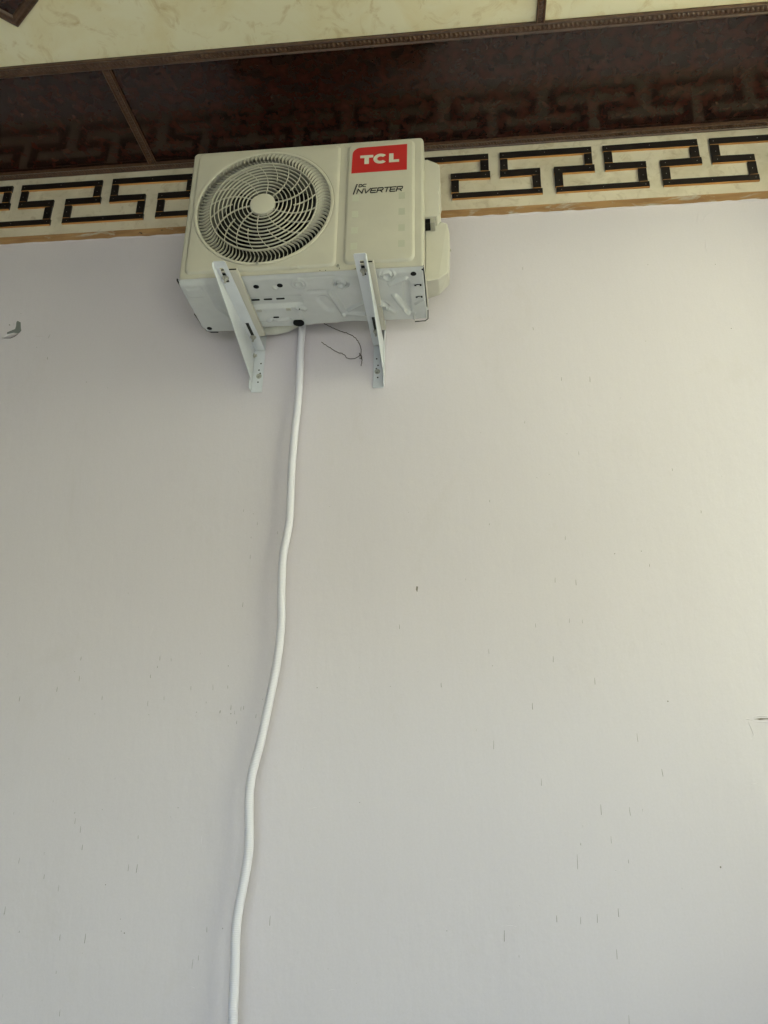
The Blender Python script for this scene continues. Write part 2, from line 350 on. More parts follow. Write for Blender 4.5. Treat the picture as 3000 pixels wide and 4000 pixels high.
# ---- frieze: board, batten and fretwork
fz = empty('frieze', (0, 0, 2.36+H))
tag(fz, 'pale frieze with black meander fretwork running along the top of the wall', 'frieze')
Zf = -(2.36+H)
def fbox(a, b): return MB().box((a[0], a[1], a[2]+H+Zf), (b[0], b[1], b[2]+H+Zf))
fbox((XL, -0.030, 2.3655), (XR, 0.003, 2.712)).build('frieze_board', M_frieze, fz)
bt = MB(); xs = [XL+i*.02 for i in range(int((XR-XL)/.02)+1)]
for x0, x1 in zip(xs, xs[1:]):
    pass
prof = []
for x in xs:
    j = .0016*noise.noise((x*11, 2, 9)); q = .003*noise.noise((x*5, 8, 1))
    prof.append([(x, -.0335+j, 2.3650+H+Zf), (x, -.0325+j, 2.3615+q*.3+H+Zf), (x, -.016, 2.3555+q*.6+H+Zf), (x, .002, 2.3520+q+H+Zf)])
vv = [p for r_ in prof for p in r_]; ff = [(i*4+k, (i+1)*4+k, (i+1)*4+k+1, i*4+k+1) for i in range(len(prof)-1) for k in range(3)]
MB().add(vv, ff).build('raw_batten', M_batten, fz, True)
PER = 0.4332
def fret_bar(x0, x1, z0, z1):
    j = lambda: random.uniform(-.0016, .0016)
    zt0, zt1, zb0, zb1 = z1+j(), z1+j(), z0+j(), z0+j(); x0 += j(); x1 += j(); d = random.uniform(.0085, .011)
    o0 = .0302; yf = -(o0+d); zz = H+Zf
    v_ = [(x0,-o0,zb0+zz),(x1,-o0,zb1+zz),(x1,-o0,zt1+zz),(x0,-o0,zt0+zz),(x0,yf,zb0+zz),(x1,yf,zb1+zz),(x1,yf,zt1+zz),(x0,yf,zt0+zz)]
    me = mesh_of(v_, [(4,5,6,7),(0,1,5,4),(1,2,6,5),(2,3,7,6),(3,0,4,7)], 'fret_bar')
    me.materials.append(M_fret); me.materials.append(M_rawwood)
    for p in me.polygons: p.material_index = 1 if p.index == 1 else 0
    o = link('fret_bar', me, None, fz)
    md = o.modifiers.new('bevel', 'BEVEL'); md.width = .0007; md.segments = 1
    return o
nails = MB()
def nail(x, z): nails.disc((x, -.0400, z+H+Zf), (0, -1, 0), .0014, .0012, 6)
for k in range(-6, 4):
    X = 0.156 + PER*k
    if X+.61 > XR: continue
    g_ = .0012
    fret_bar(X, X+.386, 2.6175, 2.6525)                         # upper bar
    fret_bar(X, X+.034, 2.5555+g_, 2.6175-g_)                   # left upright
    fret_bar(X, X+.168, 2.5185, 2.5555)                         # stub
    fret_bar(X+.134, X+.168, 2.4475+g_, 2.5185-g_)              # drop to the lower bar of the previous key
    fret_bar(X+.352, X+.386, 2.5555+g_, 2.6175-g_)              # right upright
    fret_bar(X+.224, X+.391, 2.5185, 2.5555)                    # stub
    fret_bar(X+.226, X+.260, 2.4475+g_, 2.5185-g_)
    fret_bar(X+.228, X+.228+.378, 2.4175, 2.4475)               # lower bar
    for nx, nz in ((.015,2.635),(.19,2.636),(.37,2.634),(.018,2.58),(.02,2.537),(.15,2.536),(.15,2.48),(.37,2.585),(.245,2.537),(.372,2.537),(.243,2.48),(.25,2.432),(.42,2.432),(.59,2.432)):
        nail(X+nx, nz)
tag(nails.build('nail_heads', M_zinc, fz), None, kind='stuff')

# ---- porch ceiling
ce = empty('porch_ceiling', (0, 0, CEIL))
tag(ce, 'dark lacquered panels and cream marbled boards under the porch roof above the wall', 'ceiling')
MB().box((XL-.3, -3.9, 0.012), (XR+.2, -0.0, 0.2)).build('roof_slab', M_conc, ce)
MB().box((XL-.3, -3.9, -1.75), (XR+.2, -3.6, 0.011)).build('light_block_beam', M_brick, ce)  # unseen beam added to cut sky light from the front
for x0, x1 in ((XL, -1.3855), (-1.3845, XR)):
    MB().box((x0, -0.592, 0.0), (x1, 0.003, 0.010)).build('dark_panel', M_lacquer, ce)
for x0, x1 in ((XL, 0.2895), (0.2905, XR)):
    MB().box((x0, -3.6, -0.001), (x1, -0.5925, 0.010)).build('cream_panel', M_cream, ce)
def moulding(p0, p1, width, pitch, name='moulding', rope=False):
    """carved strip on the underside of the ceiling, from p0 to p1 (x, y), with a row of raised leaves"""
    a = Vector((p0[0], p0[1], 0)); b = Vector((p1[0], p1[1], 0)); t = (b-a).normalized(); s_ = Vector((-t.y, t.x, 0)); L_ = (b-a).length
    mb = MB(); hw = width/2
    sec = [(-hw, .002), (-hw, -.012), (-hw+.0035, -.0145), (-hw+.007, -.0125), (-hw+.009, -.009), (hw-.009, -.009), (hw-.007, -.0125), (hw-.0035, -.0145), (hw, -.012), (hw, .002)]
    n = len(sec)
    vs_ = [a+s_*u+Vector((0, 0, w)) for u, w in sec] + [b+s_*u+Vector((0, 0, w)) for u, w in sec]
    mb.add(vs_, [(i, i+1, n+i+1, n+i) for i in range(n-1)] + [tuple(range(n)), tuple(range(n, 2*n))])
    k = 0.5
    while k*pitch < L_:
        c0 = a+t*(k*pitch); lw = width*.27; sl = pitch*.35
        pts = []
        for j_ in range(8):
            an = 2*math.pi*j_/8; u = math.cos(an)*lw; v = math.sin(an)*pitch*.46 + sl*math.cos(an)*(1.2 if rope else .5)
            pts.append(c0+s_*u+t*v+Vector((0, 0, -.0085)))
        top = [c0+s_*(.55*math.cos(2*math.pi*j_/8)*lw)+t*(.4*math.sin(2*math.pi*j_/8)*pitch*.46+sl*.6*math.cos(2*math.pi*j_/8)*(1.2 if rope else .5))+Vector((0, 0, -.0118-.0008*random.random())) for j_ in range(8)]
        mb.add(pts+top, [(j_, (j_+1) % 8, 8+(j_+1) % 8, 8+j_) for j_ in range(8)]+[tuple(range(8, 16))])
        k += 1
    return mb.build(name, M_trim, ce, True)
moulding((XL, -0.0490), (XR, -0.0490), 0.037, 0.013, rope=True)
moulding((XL, -0.5725), (XR, -0.5725), 0.042, 0.017)
moulding((-1.385, -0.551), (-1.385, -0.068), 0.034, 0.015)
moulding((0.290, -1.6), (0.290, -0.594), 0.032, 0.015)
# diamond frame near the far corner of the cream field
P0 = Vector((-1.631, -0.756)); d1 = Vector((-.745, -.667)).normalized(); d2 = Vector((.816, -.578)).normalized(); SL = 0.62
P1 = P0+d2*SL; P2 = P0+d1*SL+d2*SL; P3 = P0+d1*SL
ctr = (P0+P2)/2
def ins(p, t): return p+(ctr-p)*t
mb = MB(); Q = [P0, P1, P2, P3]
levels = [(0, -.001), (0, -.013), (.018, -.017), (.045, -.013), (.07, -.015), (.10, -.014), (.118, -.006)]
for t_, z_ in levels: mb.v += [(*ins(p, t_), z_) for p in Q]
for i in range(len(levels)-1):
    for k in range(4): mb.f.append((i*4+k, i*4+(k+1) % 4, (i+1)*4+(k+1) % 4, (i+1)*4+k))
mb.build('diamond_frame', M_trim, ce)
MB().add([(*ins(p, .112), -.007) for p in Q], [(0, 1, 2, 3)]).build('diamond_panel', M_lacquer, ce)

# unseen walls and houses added to shape the light, beside and behind the viewer
pr = MB().box((XR-.1, -3.6, 0.12), (XR+.2, -2.3, CEIL)).build('light_block_pier', M_brick); tag(pr, 'broad grey pier added to narrow the light from the right', 'pier')  # added to narrow the gap that the right-hand light enters by
rw = MB().box((XR-.1, -0.5, 0.12), (XR+.2, -0.031, CEIL)).build('light_block_return', M_wall); tag(rw, 'short painted return wall added to block grazing light from the right', 'wall')  # added to stop grazing light that smears the hose shadow
pp = MB().box((XR-.05, -2.3, 0.12), (XR+.15, -0.5, 1.25)).build('light_block_parapet', M_brick); tag(pp, 'low grey parapet added to shade the lower right of the wall', 'wall')  # added to hold back low light from the right
sw = MB().box((XL-.3, -8.0, 0), (XL, 0.0, CEIL)).build('light_block_side', M_brick)  # unseen, carried far forward to keep light off the left
tag(sw, 'plain unseen wall on the left, extended to block light from that side', 'wall')

wg = empty('bounce_wing', (3.8, 0, 0)); tag(wg, 'cream wing added right of the porch to bounce sunlight onto the wall', 'house')  # invented sunlit mass, serves as a soft light source at right
M_wing = paint('cream_render', (0.75, 0.785, 0.56), 0.8, 0.06, 2, 0.3)
MB().box((0, -9, 0), (5, 6, 6.4)).build('wall', M_wing, wg)
MB().prism([(-9.3, 6.4), (6.3, 6.4), (6.3, 6.6), (-9.3, 6.6)], 0, -.3, 5.3).build('roof', M_conc, wg)
hs = empty('light_block_house', (-5.5, -13.0, 0)); tag(hs, 'grey rendered house added across the yard to limit frontal light', 'house')  # unseen house put in to block part of the front light
MB().box((-8, -5, 0), (6.2, 0, 2.5)).build('wall', M_brick, hs)
MB().prism([(-5.4, 2.5), (.4, 2.5), (-2.5, 3.3)], 0, -8.3, 6.5).build('roof', M_conc, hs)

# ================================================================== air conditioner
AW, AD, AH = 0.8798, 0.2946, 0.5884
ac = empty('air_conditioner', (-1.0214, -0.4458, 1.7616+H), (R(-.3182), R(-.2546), R(.1355)))
tag(ac, 'beige outdoor air conditioner unit with round fan grille on white wall brackets', 'air conditioner')
FC = (0.2935, 0.2985); FR_ = 0.2615

def radial_rect(x0, x1, z0, z1, rc, n=256, rounded=True):
    """points of a rounded rectangle met by rays from the fan centre"""
    out = []
    for k in range(n):
        a = 2*math.pi*k/n; dx, dz = math.cos(a), math.sin(a)
        t = min(((x1 if dx > 0 else x0)-FC[0])/dx if abs(dx) > 1e-9 else 9, ((z1 if dz > 0 else z0)-FC[1])/dz if abs(dz) > 1e-9 else 9)
        px, pz = FC[0]+dx*t, FC[1]+dz*t
        cx = x0+rc if px < x0+rc else (x1-rc if px > x1-rc else None); cz = z0+rc if pz < z0+rc else (z1-rc if pz > z1-rc else None)
        if cx is not None and cz is not None:
            ox, oz = FC[0]-cx, FC[1]-cz; b = ox*dx+oz*dz; q = b*b-(ox*ox+oz*oz-rc*rc)
            if q >= 0: t = -b+math.sqrt(q); px, pz = FC[0]+dx*t, FC[1]+dz*t
        out.append((px, pz))
    return out
def loops(mb, ls):
    n = len(ls[0]); base = len(mb.v)
    for l in ls: mb.v += l
    for i in range(len(ls)-1):
        for k in range(n):
            mb.f.append((base+i*n+k, base+i*n+(k+1) % n, base+(i+1)*n+(k+1) % n, base+(i+1)*n+k))
fp = MB(); N = 256
circ = lambda r, y: [(FC[0]+r*math.cos(2*math.pi*k/N), y, FC[1]+r*math.sin(2*math.pi*k/N)) for k in range(N)]
rect = lambda x0, x1, z0, z1, rc, y: [(px, y, pz) for px, pz in radial_rect(x0, x1, z0, z1, rc)]
XM = 0.585
# fan half: raised field with a round opening
loops(fp, [rect(.0205, .5705, .0185, .5745, .022, 0.0), rect(.0225, .5685, .0205, .5725, .022, -.0025), rect(.0275, .5635, .0255, .5675, .02, -.0075), rect(.0315, .5595, .0295, .5635, .019, -.0085),
           circ(FR_+.0022, -.0085), circ(FR_+.001, -.0065), circ(FR_-.001, -.006), circ(FR_-.004, .02)])
# right half: raised field
def rrect(x0, x1, z0, z1, rc, y, n=8):
    out = []
    for cx, cz, a0 in ((x1-rc, z1-rc, 0), (x0+rc, z1-rc, 90), (x0+rc, z0+rc, 180), (x1-rc, z0+rc, 270)):
        for k in range(n+1):
            a = R(a0+90*k/n); out.append((cx+rc*math.cos(a), y, cz+rc*math.sin(a)))
    return out
def field(mb, specs, cap=True):
    n0 = len(mb.v); ls = [rrect(*s_) for s_ in specs]; loops(mb, ls)
    if cap:
        n = len(ls[0]); last = len(mb.v)-n; mb.f.append(tuple(range(last, last+n)))
field(fp, [(.5965, .8480, .0235, .5755, .024, 0.0), (.5985, .8460, .0255, .5735, .023, -.0025), (.6035, .8410, .0305, .5685, .02, -.0075), (.6075, .8370, .0345, .5645, .018, -.0085)])
# flat sheet behind the fields, with opening
def sheet(mb):
    pts = [(0.006, .004), (XM, .004), (XM, .582), (0.006, .582)]
    loops(mb, [rect(.008, XM, .004, .582, .012, 0.0005), circ(FR_+.004, .0005)])
    mb.add([(XM, .0005, .004), (.870, .0005, .004), (.870, .0005, .582), (XM, .0005, .582)], [(0, 1, 2, 3)])
sheet(fp)
# rolled rim round the whole front
field(fp, [(0.0, AW, .0, AH, .016, .050), (0.0, AW, .0, AH, .016, .012), (.0015, AW-.0015, .0015, AH-.0015, .015, .005), (.005, AW-.005, .004, AH-.005, .013, .0012), (.011, AW-.011, .008, AH-.011, .01, .0003)], cap=False)
front = fp.build('front_panel', M_case, ac, True)
front.data.set_sharp_from_angle(angle=R(50))
# nub pressed in the lower edge
MB().add([(.400,-.001,.018),(.446,-.001,.018),(.440,-.001,.036),(.406,-.001,.036),(.412,-.010,.021),(.434,-.010,.021),(.430,-.010,.030),(.415,-.010,.030)],
         [(0,1,5,4),(1,2,6,5),(2,3,7,6),(3,0,4,7),(4,5,6,7)]).build('pressed_nub', M_case, ac, True, bevel=.003)
# casing: top, sides and back, stepped ridges towards the rear
cs_ = MB()
for specs in ([(.004, AW-.004, .004, AH-.004, .014, .048), (.004, AW-.004, .004, AH-.004, .014, .060), (.001, AW-.001, .001, AH-.001, .015, .062), (.001, AW-.001, .001, AH-.001, .015, .10),
               (.004, AW-.004, .003, AH-.004, .014, .103), (.004, AW-.004, .003, AH-.004, .014, AD-.006), (.009, AW-.009, .008, AH-.009, .012, AD)],):
    ls = [rrect(*s_) for s_ in specs]; loops(cs_, ls)
cs_.add([(.01, AD-.002, .01), (AW-.01, AD-.002, .01), (AW-.01, AD-.002, AH-.01), (.01, AD-.002, AH-.01)], [(0, 1, 2, 3)])
cs_.build('casing', M_case, ac, True)
MB().box((.02, AD-.05, .02), (.60, AD-.02, AH-.02)).build('coil', M_coil, ac)
MB().lathe(FC, [(.2590, .030), (.250, .032), (.238, .040), (.228, .052), (.221, .068), (.219, .13)], 96).build('bell_mouth', M_shroud, ac, True)
MB().box((.595, .02, .02), (.605, AD-.03, AH-.02)).build('partition', M_coil, ac)

# fan
fan = MB().lathe(FC, [(.0, .055), (.04, .055), (.05, .062), (.052, .14)], 40).build('fan', M_fanmat, ac, True)
for b_ in range(3):
    vs_ = []; n = 9
    for i in range(n):
        for j in range(7):
            r_ = .048+(.205-.048)*i/(n-1); sp_ = R(62+18*i/(n-1)); a = R(25+120*b_)+sp_*(j/6-.5)+R(25)*(i/(n-1))**1.5
            vs_.append((FC[0]+r_*math.cos(a), .10+.055*(j/6-.5)*(1-.3*i/(n-1))+.01*math.sin(j/6*math.pi), FC[1]+r_*math.sin(a)))
    fs = [(i*7+j, i*7+j+1, (i+1)*7+j+1, (i+1)*7+j) for i in range(n-1) for j in range(6)]
    MB().add(vs_, fs).build('blade', M_fanmat, fan, True)

# grille
dome = lambda r: -.0085-.017*(1-(r/.262)**2)
gr = MB().lathe(FC, [(.2605, .004), (.2608, -.0080), (.2590, -.0115), (.2550, -.0125), (.2505, -.0110), (.2488, -.0070), (.2488, .006)], 160).build('fan_grille', M_grille, ac, True)
RI = .1985
def hoop(r, wd, dp): 
    y0 = dome(r); return MB().lathe(FC, [(r-wd/2, y0+dp), (r-wd/2, y0+.0006), (r-wd/4, y0), (r+wd/4, y0), (r+wd/2, y0+.0006), (r+wd/2, y0+dp), (r-wd/2, y0+dp)], 96)
for i in range(10):
    r_ = .0605+(RI-.0605)*i/9
    hoop(r_, .0036 if i == 9 else .0027, .009 if i == 9 else .0055).build('grille_ring', M_grille, gr, True)
hb = MB(); y0 = dome(0)
hb.lathe(FC, [(0.0001, y0-.0015), (.040, y0-.0015), (.0450, y0-.0005), (.0470, y0+.002), (.0472, y0+.012)], 64)
hb.build('hub', M_grille, gr, True)
def spoke_mesh(r0, r1, sweep, s_off, wd=.0019):
    mb = MB(); n = 18; A_ = []; 
    for i in range(n+1):
        r_ = r0+(r1-r0)*i/n; t = (r_-.047)/(RI-.047); a = sweep*(t**1.6)
        y_ = dome(r_)+.0008
        da = wd/2/r_
        for q in (-da, da): A_ += [(r_*math.cos(a+q), y_, r_*math.sin(a+q)), (r_*math.cos(a+q), y_+.006, r_*math.sin(a+q))]
    fs = []
    for i in range(n):
        b = i*4; c_ = b+4
        fs += [(b, b+2, c_+2, c_), (b+1, c_+1, c_+3, b+3), (b, c_, c_+1, b+1), (b+2, b+3, c_+3, c_+2)]
    return mesh_of(A_, fs, 'spoke')
ms = spoke_mesh(.047, RI, R(24), 0); ms2 = spoke_mesh(.115, RI, R(24), 0)
for i in range(20):
    o = link('spoke', ms if i % 2 == 0 else ms2, M_grille, gr); o.location = (FC[0], 0, FC[1]); o.rotation_euler = (0, -R(18*i+6), 0)
# curved vanes between inner and outer ring
NV = 96; vv = []; n = 8
for i in range(n+1):
    t = i/n; r_ = RI-.0005+(.2505-RI)*t; a = R(3.4)*math.sin(math.pi*t*.95)+R(1.2)*t
    yf = dome(r_)+.0010-.002*math.sin(math.pi*t); dp = .008+.003*math.sin(math.pi*t); th = .0015/r_
    twist = R(0.4)
    vv += [(r_*math.cos(a-th/2), yf, r_*math.sin(a-th/2)), (r_*math.cos(a+th/2), yf, r_*math.sin(a+th/2)),
           (r_*math.cos(a+th/2-twist), yf+dp, r_*math.sin(a+th/2-twist)), (r_*math.cos(a-th/2-twist), yf+dp, r_*math.sin(a-th/2-twist))]
ff = []
for i in range(n):
    b = i*4; c_ = b+4
    ff += [(b, b+1, c_+1, c_), (b+1, b+2, c_+2, c_+1), (b+2, b+3, c_+3, c_+2), (b+3, b, c_, c_+3)]
mv = mesh_of(vv, ff, 'vane')
for i in range(NV):
    o = link('vane', mv, M_grille, gr); o.location = (FC[0], 0, FC[1]); o.rotation_euler = (0, -2*math.pi*i/NV, 0)

# screws
def screw(parent, x, y, z, d, r_=.0062):
    mb = MB(); mb.disc((x, y, z), d, r_*1.25, .0012, 20); d_ = Vector(d); mb.disc(Vector((x, y, z))+d_*.001, d, r_, .003, 16, r_*.7)
    o = mb.build('screw', M_zinc, parent, True)
    u = d_.orthogonal().normalized(); w = d_.cross(u); c0 = Vector((x, y, z))+d_*.0041
    sl = MB()
    for p, q in ((u, w), (w, u)): sl.add([c0+p*r_*.5+q*r_*.12, c0-p*r_*.5+q*r_*.12, c0-p*r_*.5-q*r_*.12, c0+p*r_*.5-q*r_*.12], [(0, 1, 2, 3)])
    sl.build('screw_slot', M_dark, o); return o
screw(ac, .290, -.0110, .0425, (0, -1, 0)); screw(ac, .579, .0, .0225, (0, -1, 0))
for x, z in ((.515, .0065), (.64, .006), (.535, .0055)): MB().disc((x, .0002, z), (0, -1, 0), .0016, .001, 8).build('rivet_hole', M_dark, ac)

# red plate and lettering (flat print on the right field)
YP = -.0085
lg = MB(); pts = [(.6145, .4265), (.8195, .4270), (.8200, .5490)]
for k in range(9):
    a = R(90+90*k/8); pts.append((.6165+.030+.030*math.cos(a), .5465-.030+.030*math.sin(a)))
plate = MB().prism(pts, 1, YP-.0008, YP+.001).build('logo_plate', M_red, ac)
YL = YP-.0016
def flat(poly_list, name, mat, parent):
    mb = MB()
    for pl in poly_list: mb.prism(pl, 1, YL, YL+.0012)
    return mb.build(name, mat, parent)
flat([[(.6460, .4955), (.6460, .5070), (.6945, .5070), (.6945, .4955)], [(.6620, .4660), (.6620, .4955), (.6785, .4955), (.6785, .4660)]], 'letter', M_white, plate)
cc = []; cx, cz = .7215, .4867
for k in range(24):
    a0, a1 = R(42+276*k/24), R(42+276*(k+1)/24); ro = (.0262, .0232); ri = (.0120, .0108)
    cc.append([(cx+ri[0]*math.cos(a0), cz+ri[1]*math.sin(a0)), (cx+ro[0]*math.cos(a0), cz+ro[1]*math.sin(a0)), (cx+ro[0]*math.cos(a1), cz+ro[1]*math.sin(a1)), (cx+ri[0]*math.cos(a1), cz+ri[1]*math.sin(a1))])
flat(cc, 'letter', M_white, plate)
flat([[(.7535, .4660), (.7535, .5075), (.7695, .5075), (.7695, .4775), (.7905, .4775), (.7905, .4660)]], 'letter', M_white, plate)
def strokes(paths, x, z, h, slant, th):
    polys = []
    for pa in paths:
        P = [Vector((x+px*h+slant*pz*h, z+pz*h)) for px, pz in pa]
        for a, b in zip(P, P[1:]):
            d_ = (b-a).normalized(); nn = Vector((-d_.y, d_.x))*th/2; e = d_*th*.4
            polys.append([tuple(a-e+nn), tuple(b+e+nn), tuple(b+e-nn), tuple(a-e-nn)])
    return polys
GL = {'N': ([[(0, 0), (0, 1), (.95, 0), (.95, 1)]], 1.22), 'V': ([[(0, 1), (.45, 0), (1.05, 1)]], 1.25), 'E': ([[(.95, 0), (.12, 0), (0, .12), (0, .88), (.12, 1), (.95, 1)], [(0, .5), (.85, .5)]], 1.2),
      'R': ([[(0, 0), (0, 1), (.8, 1), (.95, .88), (.95, .58), (.82, .45), (.1, .45)], [(.5, .45), (.95, 0)]], 1.2), 'T': ([[(0, 1), (1.05, 1)], [(.5, 1), (.5, 0)]], 1.12),
      'D': ([[(0, 0), (0, 1), (.7, 1), (.95, .75), (.95, .25), (.7, 0), (0, 0)]], 1.3), 'C': ([[(.95, 1), (.25, 1), (0, .8), (0, .2), (.25, 0), (.95, 0)]], 1.3)}
letg = flat(strokes([[(0, 0), (0, .84)], [(0, .97), (0, 1.0)]], .6255, .3290, 0.0430, .27, .0042), 'lettering', M_ink, ac)
x = .6375
for ch in 'NVERTER':
    pa, ad = GL[ch]; flat(strokes(pa, x, .3300, .0200, .25, .0036), 'letter', M_ink, letg); x += .0200*ad
x = .6440
for ch in 'DC':
    pa, ad = GL[ch]; flat(strokes(pa, x, .3600, .0112, .2, .0026), 'letter', M_ink, letg); x += .0112*ad
YL = YP-.0004
for i, zz in enumerate((.309, .237, .165, .096)):
    flat([[(.6335-.0115, zz-.0145), (.6335+.0115, zz-.0145), (.6335+.0115, zz+.0145), (.6335-.0115, zz+.0145)]], 'faded_square', M_ghost_l, ac)
    flat([[(.802-.0115, zz-.0145), (.802+.0115, zz-.0145), (.802+.0115, zz+.0145), (.802-.0115, zz+.0145)]], 'faded_square', M_ghost_d, ac)

# base pan: pressed sheet seen from below
def sstep(e0, e1, x):
    t = max(0, min(1, (x-e0)/(e1-e0))); return t*t*(3-2*t)
def segd(px, py, a, b):
    ax, ay = a; bx, by = b; t = max(0, min(1, ((px-ax)*(bx-ax)+(py-ay)*(by-ay))/((bx-ax)**2+(by-ay)**2)))
    return math.hypot(px-ax-t*(bx-ax), py-ay-t*(by-ay))
PZ = .0150                     # the pan hangs a little below the casing
def pan_h(x, y):
    h = 0.0
    xc = .088+.010*sstep(0, .1, y)+.03*sstep(.15, .23, y)           # swept step on the left
    h += .006*sstep(xc-.008, xc+.008, x)*(1-sstep(.60, .63, x)*.3)
    h -= .003*(sstep(.018, .022, x)-sstep(.070, .076, x))*(sstep(.03, .034, y)-sstep(.078, .083, y))
    h += .004*(sstep(.222, .23, x)-sstep(.41, .43, x))*(sstep(.115, .122, y)-sstep(.165, .172, y))   # slot field
    h -= .0035*(sstep(.215, .225, x)-sstep(.395, .41, x))*(sstep(.172, .18, y)-sstep(.258, .268, y))
    for cx_, cy_ in ((.749, .024), (.581, .058), (.716, .194), (.43, .05)):
        d_ = math.hypot(x-cx_, (y-cy_)); k_ = .45 if cx_ == .43 else 1
        h -= k_*.006*(sstep(.010, .013, d_)-sstep(.016, .019, d_)); h -= k_*.004*(sstep(.022, .024, d_)-sstep(.028, .031, d_))
    for a, b, wd, hh in (((.755, .072), (.812, .044), .010, -.007), ((.766, .140), (.808, .250), .012, -.008), ((.700, .165), (.755, .235), .013, -.006), ((.812, .07), (.808, .235), .014, .005),
                         ((.535, .105), (.565, .235), .014, -.006), ((.565, .235), (.640, .245), .012, -.006), ((.586, .215), (.650, .170), .008, -.006), ((.46, .10), (.53, .10), .012, .003), ((.83, .255), (.825, .31), .004, -.004),
                         ((.40, .187), (.42, .20), .012, -.004), ((.31, .262), (.35, .25), .012, -.003), ((.44, .02), (.56, .02), .006, .002), ((.838, .20), (.87, .175), .005, -.004), ((.50, .15), (.52, .2), .03, .004), ((.272, .256), (.282, .25), .009, -.005), ((.338, .062), (.342, .066), .009, -.005)):
        d_ = segd(x, y, a, b); h += hh*(1-sstep(wd*.45, wd, d_))
    h *= 1.65
    h += .0012*noise.noise((x*14, y*14, 3.1))+.0006*noise.noise((x*40, y*40, 1.7))
    return h
def pan_z(x, y): return (pan_h(x, y)-PZ)*sstep(-.002, .022, y)-.0012
nx_, ny_ = 250, 88; vs_ = []; fs = []
def back(x): return .309-.006*sstep(.425, .44, x)-.004*sstep(.53, .54, x)
for j in range(ny_+1):
    for i in range(nx_+1):
        x = -.002+(AW+.002)*i/nx_; y = -.002+(back(x)+.002)*j/ny_
        # clipped corners
        if y > .27: x = max(x, .002+(y-.27)*.45)
        x = max(x, .0+.004*math.sin(y*40)*(1 if y > .03 else 0)) if i == 0 else x
        e = min(i, nx_-i, j, ny_-j); ed = .0 if e > 1 else (.002 if e == 1 else .013)
        vs_.append((x, y, pan_z(x, y)+(ed if j > 1 else 0)))
fs = [(j*(nx_+1)+i, j*(nx_+1)+i+1, (j+1)*(nx_+1)+i+1, (j+1)*(nx_+1)+i) for j in range(ny_) for i in range(nx_)]
pan = MB().add(vs_, fs).build('base_pan', M_pan, ac, True); pan.data.set_sharp_from_angle(angle=R(60))
def hole(cx_, cy_, rx_, ry_=None, n=20, stad=None):
    z = min(pan_z(cx_+a_, cy_+b_) for a_ in (-rx_, 0, rx_) for b_ in (-rx_, 0, rx_))-.0006
    if stad: 
        pl = []
        for k in range(n):
            a = 2*math.pi*k/n; pl.append((cx_+(stad if math.cos(a) >= 0 else -stad)+rx_*math.cos(a), cy_+rx_*math.sin(a)))
    else: pl = [(cx_+rx_*math.cos(2*math.pi*k/n), cy_+(ry_ or rx_)*math.sin(2*math.pi*k/n)) for k in range(n)]
    MB().prism(pl, 2, z, z+.004).build('hole', M_dark, pan)
hole(.273, .053, .0105); hole(.360, .053, .0105); hole(.381, .282, .0215, n=28); hole(.029, .279, .010); hole(.842, .026, .0105); hole(.404, .187, .0025)
for x in (.248, .295, .342): hole(x, .138, .0048, stad=.0115)
hole(.304, .235, .0045, stad=.007)
for x, y in ((.250, .187), (.362, .188)):
    MB().box((x-.009, y-.006, pan_z(x, y)-.004), (x+.009, y+.007, pan_z(x, y)+.001)).build('clip', M_zinc, pan, bevel=.001)
for y in (.091, .160):
    zs = pan_z(.853, y)-.0022
    MB().box((.841, y-.004, zs), (.848, y+.001, zs+.004)).box((.848, y-.0065, zs), (.860, y-.0055, zs+.004)).box((.860, y-.007, zs), (.866, y+.002, zs+.004)).build('slot', M_dark, pan)
MB().box((.871, .008, -.006), (.8795, .225, .012)).build('side_gap', M_dark, ac)
MB().box((.8802, .06, -.006), (.8832, .235, .03)).build('side_flange', M_cover, ac, bevel=.001)
mb = MB(); mb.box((-.0035, -.003, -.004), (-.0005, .030, .004)); mb.build('corner_gap', M_dark, ac)
MB().tube([(.0, .185, -.0145), (.006, .268, -.0145), (.012, .296, -.0145), (.026, .3085, -.0145), (.054, .311, -.0145)], .0022, 6).build('pan_seam', M_dark, ac)
MB().tube([(.828, .3035, -.0145), (.868, .301, -.0145), (.879, .288, -.0145), (.8815, .235, -.0145)], .0020, 6).build('pan_seam', M_dark, ac)
# foot rails that rest on the bracket arms
for xa, xb in ((.171, .236), (.655, .713)):
    rl = MB().box((xa, -.062, -.0240), (xb, .338, -.0200)).box((xa, -.062, -.0200), (xa+.003, .338, -.010)).box((xb-.003, -.062, -.0200), (xb, .338, -.010)).build('foot_rail', M_cover, ac, bevel=.0012)
    MB().box((xa+.006, -.055, -.0200), (xb-.006, .33, -.0085)).build('rubber_strip', M_rubber_shade, rl)
# side covers
hp = [(-.004, .572), (.010, .572), (.050, .548), (.0555, .53), (.0575, .445), (.0500, .412), (.0545, .395), (.0545, .312), (.0440, .297), (-.004, .297)]
hc = MB().prism([(AW+x, z) for x, z in hp], 1, .095, .235).build('handle_cover', M_cover, ac, bevel=.0035, seg=2)
MB().box((AW-.002, .105, .276), (AW+.030, .2, .2965)).build('cable_gap', M_dark, ac)
MB().box((AW+.018, .100, .272), (AW+.036, .19, .296)).build('cable_clamp', M_zinc, ac, bevel=.002)
bm = bmesh.new()
for p in ((-.003, .145, .045), (.045, .145, .055), (.082, .15, .085), (.088, .15, .262), (.080, .145, .305), (-.003, .145, .342), (-.003, .27, .06), (.045, .265, .072), (.083, .255, .108), (.088, .255, .262), (.080, .262, .305), (-.003, .27, .342)):
    bm.verts.new((AW+p[0], p[1], p[2]))
